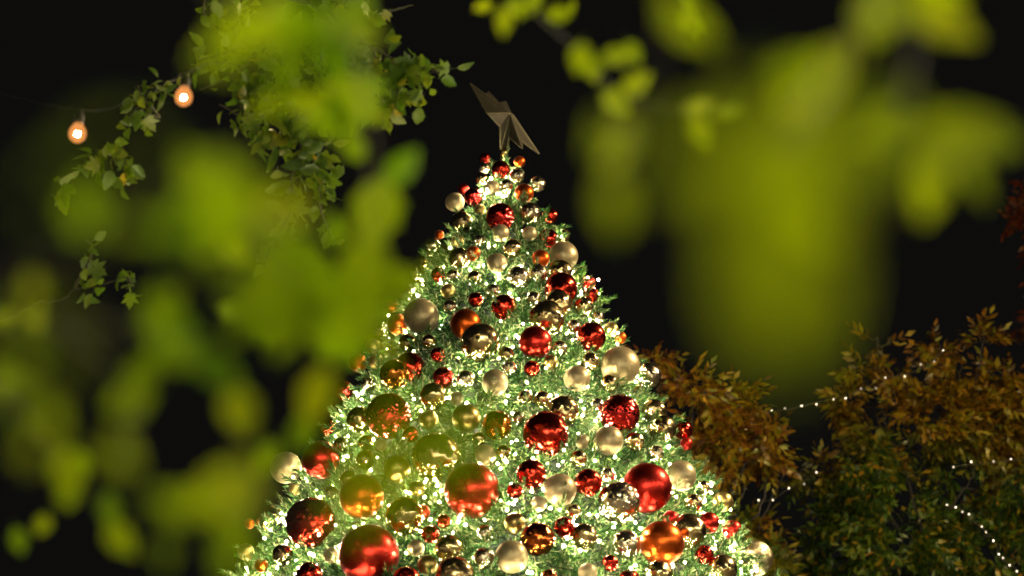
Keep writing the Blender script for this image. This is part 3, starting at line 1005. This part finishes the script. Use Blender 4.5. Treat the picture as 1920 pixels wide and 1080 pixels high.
# ---- tree in the middle distance with crisp leaves and globe bulbs
LF_M = mk_leaf_meshes(OV, M_LEAF_MID) + mk_leaf_meshes(LB[:2], M_LEAF_MID)
TA = tree_base("broadleaf_tree", (P(-420, 600, 9.4)[0], P(-420, 600, 9.4)[1], 0), "green broadleaf tree with crisp leaf sprays around the two glowing globe bulbs")
ta = np.array(TA.location)
trunk(TA, [ta, ta + [0.05, 0, 2.5], P(-420, 900, 9.4), P(-400, 200, 9.4), P(-330, -400, 9.5)], [0.22, 0.18, 0.15, 0.12, 0.07])
LIMBS = [
    [(-400, 150, 9.4), (-200, -60, 9.4), (120, -90, 9.3), (400, -50, 9.2), (600, 20, 9.1), (700, 90, 9.1), (780, 140, 9.1), (835, 130, 9.1)],
    [(400, -50, 9.2), (450, 40, 9.3), (420, 105, 9.3), (330, 150, 9.3), (262, 195, 9.25), (215, 310, 9.2)],
    [(-415, 800, 9.4), (-200, 700, 9.3), (0, 600, 9.2), (140, 545, 9.1), (240, 520, 9.0)],
]
for k_, p in enumerate(LIMBS): add_branch(TA, [P(*q) for q in p], 0.018 if k_ == 0 else 0.0045, 0.002, "limb", M_BARK, 0.006)
mid = []     # sprays: twig points, leaves, leaf length
MID = [
    ([(400, 50, 9.2), (470, 105, 9.1), (420, 150, 9.0), (375, 168, 9.0)], 8, .05),
    ([(640, 60, 9.1), (660, 110, 9.0), (680, 160, 9.0), (700, 200, 9.0)], 14, .075),
    ([(640, 60, 9.1), (690, 80, 9.0), (705, 120, 9.0), (720, 200, 9.0)], 14, .07),
    ([(720, 110, 9.1), (770, 150, 9.0), (800, 165, 9.0)], 14, .075),
    ([(760, 120, 9.1), (810, 130, 9.0), (842, 128, 9.0)], 9, .055),
    ([(740, 130, 9.1), (745, 170, 9.0), (740, 205, 9.0)], 9, .08),
    ([(600, 60, 9.1), (600, 150, 9.1), (575, 240, 9.1), (590, 320, 9.0), (605, 375, 9.0)], 26, .075),
    ([(575, 240, 9.1), (550, 330, 9.0), (545, 400, 9.0)], 14, .065),
    ([(590, 310, 9.0), (615, 330, 9.0), (622, 350, 9.0)], 6, .07),
    ([(560, 60, 9.1), (540, 130, 9.0), (500, 210, 9.0), (470, 225, 9.0), (410, 195, 9.0)], 20, .055),
    ([(540, 130, 9.0), (560, 200, 9.0), (540, 260, 9.0)], 16, .07),
    ([(480, 60, 9.1), (430, 95, 9.0), (370, 115, 9.0)], 9, .045),
    ([(300, 220, 9.2), (265, 180, 9.1), (258, 160, 9.1)], 7, .05),
    ([(300, 220, 9.2), (250, 215, 9.1), (240, 240, 9.1)], 7, .055),
    ([(180, 280, 9.2), (215, 300, 9.1), (240, 310, 9.1)], 9, .06),
    ([(240, 520, 9.0), (250, 540, 9.0)], 4, .06), ([(140, 540, 9.0), (175, 470, 9.0), (160, 450, 9.0)], 8, .06),
    ([(575, 300, 9.1), (610, 420, 9.0), (628, 460, 9.0)], 6, .055), ([(545, 400, 9.0), (500, 480, 9.0), (510, 495, 9.0)], 7, .06),
    ([(640, 60, 9.1), (720, 25, 9.1), (775, 10, 9.1)], 4, .04),
    ([(400, 50, 9.2), (380, 10, 9.2), (420, -40, 9.2)], 7, .06), ([(640, 60, 9.1), (680, 20, 9.0), (700, -20, 9.0)], 8, .07),
]
n_mid, rest = 0, []
MIDB = [(310, 155, 26), (425, 90, 34), (160, 300, 26), (120, 360, 22), (560, 150, 80), (490, 200, 60), (700, 130, 60), (765, 160, 50), (600, 320, 52), (555, 390, 40), (250, 205, 34), (215, 305, 45), (385, 110, 36), (640, 190, 60), (530, 90, 60),
        (175, 545, 24), (240, 520, 22), (620, 455, 16), (500, 490, 26), (440, 40, 50), (640, 40, 60), (520, 260, 55), (460, 130, 45), (730, 190, 40)]
for u_, v_, r_ in MIDB:
    c_ = P(u_, v_, 9.1)
    for _ in range(int(4 + r_ * r_ * 0.011)):
        q_ = c_ + unit(rng.normal(size=3)) * (r_ * 9.1 / FPX) * rng.uniform(0.1, 1) ** 0.5 * np.array([1, 1.6, 1])
        y = unit(rng.normal(size=3) * 0.8 + np.array([0, -0.1, -0.5]))
        X, Y, Z = basis_from(y, random.uniform(0, 6.28))
        if Z @ FW > 0.0 and random.random() < 0.6: X, Z = -X, -Z
        rest.append(frame(q_, X, Y, Z, 0.068 * random.uniform(0.65, 1.25)))
for pts, n, ln in MID:
    w = [P(*p) for p in pts]
    add_branch(TA, w, 0.007, 0.002, "twig", M_TWIG, 0.002, 5, 6)
    us = np.array(pts, float)
    seg = np.concatenate([[0], np.cumsum(np.hypot(np.diff(us[:, 0]), np.diff(us[:, 1])))])
    for i in range(n):
        s = seg[-1] * (0.3 + 0.7 * (i + 0.5) / n)
        u, v, d = (np.interp(s, seg, us[:, k]) for k in range(3))
        base = P(u, v, d) + rng.normal(size=3) * 0.018
        y = unit(rng.normal(size=3) * 0.8 + np.array([0, -0.1, -0.45]))
        X, Y, Z = basis_from(y, random.uniform(0, 6.28))
        if Z @ FW > 0.0 and random.random() < 0.6: X, Z = -X, -Z
        L = ln * random.uniform(0.7, 1.25)
        M = frame(base + Y * L * 0.25, X, Y, Z, L)
        if n_mid < 300:
            place("leaf", random.choice(LF_M), Matrix(M.tolist()), TA)
        else:
            rest.append(M)
        n_mid += 1
if rest:
    v, f = instances(OV[0][0], OV[0][1], rest)
    o = mobj("foliage", mesh_from("foliage", v, f, M_LEAF_MID, True), TA)
    o["kind"] = "stuff"


# ------------------------------------------------------------------ autumn trees behind
def autumn_tree(label, base_px, d, blobs, mat, dens, ln, n_parts=300):
    """blobs: (u, v, depth offset, radius in px)"""
    b = P(base_px, 900, d)
    t = tree_base("autumn_tree", (b[0], b[1], 0), label, "tree", "autumn trees behind the christmas tree")
    cx = np.array([P(u, v, d + z) for u, v, z, r in blobs])
    low = cx[cx[:, 2].argmin()]
    fork = np.array([b[0], b[1], low[2] - 1.2])
    trunk(t, [(b[0], b[1], 0), (b[0] + 0.06, b[1], fork[2] * 0.5), fork, (b[0] - 0.05, b[1] + 0.25, low[2] + 0.3), (b[0], b[1] + 0.2, cx[:, 2].max() - 0.3)], [0.2, 0.14, 0.08, 0.035, 0.012])
    pts = []
    for (u, v, z, r), c in zip(blobs, cx):
        R = max(0.06, r * d / FPX - 0.10)
        start = np.array([b[0] + (c[0] - b[0]) * 0.45, b[1] + 0.15, max(fork[2], c[2] - 0.25 - 0.25 * abs(c[0] - b[0]))])
        midp = (start + c) / 2 + np.array([0, 0, -0.15]) + rng.normal(size=3) * 0.08
        add_branch(t, [start, midp, c, c + unit(c - start) * R * 0.6], 0.011, 0.003, "limb", M_BARK, 0.006, 6, 6)
        n = max(6, int(dens * r * r / 1000.0))
        for _ in range(n):
            q = unit(rng.normal(size=3)) * R * rng.uniform(0.15, 1) ** 0.5 * np.array([1, 0.9, 0.95])
            o = c + q
            if noise.noise(Vector(o * 2.6)) < -0.07: continue
            y = unit(unit(q) * 0.7 + rng.normal(size=3) * 0.55 + np.array([0, 0, -0.25]))
            X, Y, Z = basis_from(y, random.uniform(0, 6.28))
            if Z[2] < 0 and random.random() < 0.8: X, Z = -X, -Z
            uu, vv, dd = project(o)
            score = -dd + (0 if (0 < uu < 1920 and 0 < vv < 1080) else -50)
            pts.append((score, random.randrange(5), frame(o, X, Y, Z, ln * random.uniform(0.7, 1.2))))
    pts.sort(key=lambda p: -p[0])
    mes = mk_leaf_meshes(PN, mat)
    for s, k, M in pts[:n_parts]:
        place("leaf", mes[k], Matrix(M.tolist()), t)
    Vs, Fs, base = [], [], 0
    for k in range(5):
        ms = [p[2] for p in pts[n_parts:] if p[1] == k]
        if not ms: continue
        v, f = instances(PN[k][0], PN[k][1], ms)
        Vs.append(v); Fs.append(f + base); base += len(v)
    if Vs:
        o = mobj("foliage", mesh_from("foliage", np.concatenate(Vs), np.concatenate(Fs), mat), t)
        o["kind"] = "stuff"
    return t


autumn_tree("orange-leaved autumn tree standing right behind the christmas tree", 1300, 16.5, [
    (1225, 690, 0.2, 45), (1240, 740, 0, 50), (1325, 700, 0.1, 42), (1300, 760, -0.3, 80), (1390, 760, 0, 50), (1425, 810, 0, 42), (1350, 840, -0.2, 85), (1440, 860, 0.1, 40),
    (1290, 880, 0.3, 90), (1390, 930, 0, 60), (1330, 980, 0, 90), (1420, 1010, 0.2, 50), (1440, 1060, 0, 45), (1360, 1080, 0.2, 100), (1280, 1150, 0.2, 130), (1420, 1180, 0, 110), (1470, 890, 0.2, 22)],
    M_AUT1, 27, 0.165)
autumn_tree("big autumn tree turning from orange to green, fairy lights along its edge", 1760, 17.5, [
    (1760, 660, 0, 42), (1840, 650, 0.1, 45), (1800, 700, -0.1, 60), (1870, 720, 0.2, 60), (1690, 720, 0.1, 42), (1620, 705, 0.2, 34), (1590, 760, 0, 45), (1660, 790, -0.2, 70), (1750, 790, -0.2, 90), (1850, 800, 0, 90),
    (1920, 760, 0.3, 60), (1620, 860, -0.2, 80), (1550, 885, 0, 42), (1510, 890, 0.1, 22), (1700, 890, -0.4, 100), (1820, 900, -0.2, 110), (1920, 900, 0, 90), (1590, 960, 0, 70), (1580, 1040, 0, 80), (1690, 1010, -0.3, 110), (1820, 1030, -0.1, 130),
    (1930, 1040, 0, 100), (1600, 1130, 0.2, 100), (1760, 1150, 0, 130), (1900, 1160, 0, 110), (1645, 645, 0.3, 12), (1520, 1060, 0.3, 45)],
    M_AUT2, 25, 0.17)
autumn_tree("dim russet tree just showing at the right edge", 2020, 21.0, [
    (1925, 350, 0, 34), (1930, 410, 0, 30), (1990, 380, 0, 70), (1960, 480, 0.2, 40), (2030, 520, 0, 110), (2000, 620, 0.2, 90)],
    M_AUT3, 16, 0.22, 120)

# ------------------------------------------------------------------ fairy lights among the autumn trees
M_SBULB = emission("fairy_bulb", (1.0, 0.80, 0.54), L_STRING, True)
SB_ME = mesh_from("bulb", iv * 0.0048, itf, M_SBULB, True)


def fairy(label, pts, d, step=1, sag=True, extra=()):
    w = [P(u, v, d) for u, v in pts]
    e = empty("fairy_lights", w[0])
    tag(e, label, "fairy lights", "fairy light strings in the autumn trees")
    full = [P(u, v, d) for u, v in extra] + w
    v, f = tube(smooth_path(full, 5), 0.003, 4)
    mobj("wire", mesh_from("wire", v, f, M_TWIG), e)
    for q in w:
        place("bulb", SB_ME, Matrix.Translation(Vector(q) + Vector(rng.normal(size=3) * 0.012)) @ Matrix.Diagonal((1, 1, 1.4, 1)), e)


fairy("fairy light string sagging across the gap between the autumn trees",
      [(1415, 775), (1445, 771), (1475, 768), (1502, 762), (1532, 754), (1560, 748), (1588, 745), (1613, 730), (1642, 727), (1667, 709), (1697, 702), (1725, 692), (1750, 677), (1770, 657)], 16.6)
fairy("faint lower fairy light string between the two autumn tree crowns", [(1420, 942), (1450, 935), (1478, 917), (1505, 905), (1528, 884)], 17.0)
fairy("short level fairy light string inside the big autumn tree", [(1786, 874), (1823, 871), (1860, 868), (1900, 862), (1935, 858)], 16.4)
fairy("fairy light string curving down a bough at the lower right corner",
      [(1772, 948), (1790, 950), (1806, 957), (1815, 970), (1835, 985), (1852, 1000), (1866, 1015), (1872, 1040), (1880, 1050), (1895, 1058), (1906, 1068)], 16.3)

# ------------------------------------------------------------------ globe bulb strings
M_FIL = emission("filament", (1.0, 0.89, 0.60), L_FEST)
mg, ntg, outg = new_mat("frosted_globe")
tr = ntg.nodes.new("ShaderNodeBsdfTransparent")
em = ntg.nodes.new("ShaderNodeEmission"); em.inputs[0].default_value = (1.0, 0.36, 0.09, 1); em.inputs[1].default_value = 1.2
mxg = ntg.nodes.new("ShaderNodeMixShader"); mxg.inputs[0].default_value = 0.5
ntg.links.new(tr.outputs[0], mxg.inputs[1]); ntg.links.new(em.outputs[0], mxg.inputs[2]); ntg.links.new(mxg.outputs[0], outg.inputs[0])
GLOBE_ME = mesh_from("bulb", *[x for x in lathe([(0.001, -0.064), (0.014, -0.061), (0.024, -0.051), (0.028, -0.036), (0.025, -0.020), (0.017, -0.006), (0.012, 0.004)], 18)], mg, True)
FIL_FULL = mesh_from("filament", iv * 0.010 + np.array([0, 0, -0.036]), itf, M_FIL, True)
FIL_DIM = mesh_from("filament", iv * 0.0075 + np.array([0, 0, -0.036]), itf, emission("soft_filament", (1.0, 0.74, 0.42), 0.26 * L_FEST), True)
SOCK_ME = mesh_from("socket", *lathe([(0.015, 0.0), (0.016, 0.03), (0.010, 0.045), (0.004, 0.055)], 12), M_BLACK, True)


def festoon(label, pts, bulbs_at, dim=False):
    p = smooth_path(pts, 10)
    e = empty("festoon_lights", p[0])
    tag(e, label, "festoon lights", "festoon strings of globe bulbs")
    v, f = tube(p, 0.0012, 5)
    mobj("cable", mesh_from("cable", v, f, M_WIRE, True), e)
    for q in bulbs_at:
        FIL_ME = FIL_DIM if dim else FIL_FULL
        b = place("bulb", GLOBE_ME, Matrix.Translation(Vector(q) - Vector((0, 0, 0.055))), e)
        s = bpy.data.objects.new("socket", SOCK_ME); link(s, b)
        s = bpy.data.objects.new("filament", FIL_ME); link(s, b)
    return e


def sag_line(a, b, sag, n):
    a, b = np.asarray(a, float), np.asarray(b, float)
    t = np.linspace(0, 1, n)
    return [a + (b - a) * k - np.array([0, 0, 4 * sag * k * (1 - k)]) for k in t]


# the string in the mid-distance tree: two of its bulbs are in the picture
b1, b2 = P(348, 138, 7.6), P(150, 206, 7.6)
festoon("festoon string in the mid-distance tree with two glowing orange globe bulbs",
        [P(560, 90, 9.1), P(470, 122, 9.1), P(400, 118, 8.2), b1, P(250, 186, 7.6), b2, P(-60, 150, 8.4), P(-250, 20, 9.1), P(-390, -120, 9.3)],
        [b1, b2, P(-250, 20, 9.1)], True)
fc = sag_line(P(260, -300, 8.7), P(1050, -420, 8.5), 0.10, 6)  # unseen string added above the frame to light the crisp sprays
festoon("added festoon string lighting the crisp sprays of the mid-distance tree from above", fc, fc[1:-1], True)
# unseen strings added round the square to put glints in the baubles
for nm, a_, b_ in (("left", (-3.4, -1.7, 3.9), (-6.0, 7.0, 6.0)), ("right", (3.4, -1.7, 3.9), (4.4, 9.6, 6.2))):
    fd = sag_line(a_, b_, 0.7, 15)
    festoon(f"added festoon string along the {nm} side of the square, outside the picture", fd, fd[1:-1], True)
# unseen added strings above and behind the viewpoint that light the near leaves
fa = sag_line((-2.2, 0.8, 4.0), (2.3, 1.1, 4.1), 0.35, 13)
festoon("added festoon string lighting the near leaves, between the two near trees above the viewpoint", fa, fa[1:-1])
fe = sag_line((-2.12, 0.9, 4.55), (4.88, 9.1, 7.2), 0.25, 17)
festoon("added festoon string from the near left tree to the added street lamp, above the picture", fe, fe[1:-1])
fb = sag_line((-3.4, -1.7, 3.9), (3.4, -1.7, 3.9), 0.45, 19)
festoon("added festoon string lighting the near leaves, between two posts behind the viewpoint", fb, fb[1:-1])
for x, y in ((-3.4, -1.7), (3.4, -1.7), (-6.0, 7.0)):
    po = empty("festoon_post", (x, y, 0))
    ph_ = 4.0 if y < 0 else 6.1
    tag(po, ("tall left" if y > 0 else "rear left" if x < 0 else "rear right") + " black steel post carrying an added festoon string", "post", "festoon posts")
    v, f = lathe([(0.001, ph_ + 0.02), (0.05, ph_), (0.05, 0.25), (0.09, 0.22), (0.11, 0.0)], 14)
    o = mobj("pole", mesh_from("pole", v, f, M_BLACK, True), po); o.matrix_basis = Matrix.Translation((x, y, 0))

# ------------------------------------------------------------------ unseen street lamp added beside the square to light the autumn trees
LX, LY, LZ = 4.9, 9.1, 9.4
la = empty("added_street_lamp", (LX, LY, 0))
tag(la, "tall street lamp added outside the picture on the right to light the autumn trees", "street lamp")
v, f = lathe([(0.16, 0.0), (0.16, 0.5), (0.09, 0.6), (0.06, LZ)], 14)
o = mobj("pole", mesh_from("pole", v, f, M_BLACK, True), la); o.matrix_basis = Matrix.Translation((LX, LY, 0))
v, f = tube([(LX, LY, LZ - 0.1), (LX - 0.2, LY + 0.2, LZ + 0.15), (LX - 0.5, LY + 0.5, LZ + 0.2)], 0.035, 8)
mobj("arm", mesh_from("arm", v, f, M_BLACK, True), la)
hx, hy, hz = LX - 0.6, LY + 0.6, LZ + 0.2
v, f = lathe([(0.001, 0.16), (0.12, 0.14), (0.24, 0.04), (0.26, -0.02), (0.25, -0.03)], 20)
o = mobj("lamp_head", mesh_from("lamp_head", v, f, M_BLACK, True), la); o.matrix_basis = Matrix.Translation((hx, hy, hz))
v, f = lathe([(0.24, -0.02), (0.22, -0.12), (0.14, -0.19), (0.001, -0.22)], 20)
o = mobj("lens", mesh_from("lens", v, f, emission("lamp_lens", (1.0, 0.72, 0.40), L_LAMP), True), la); o.matrix_basis = Matrix.Translation((hx, hy, hz))
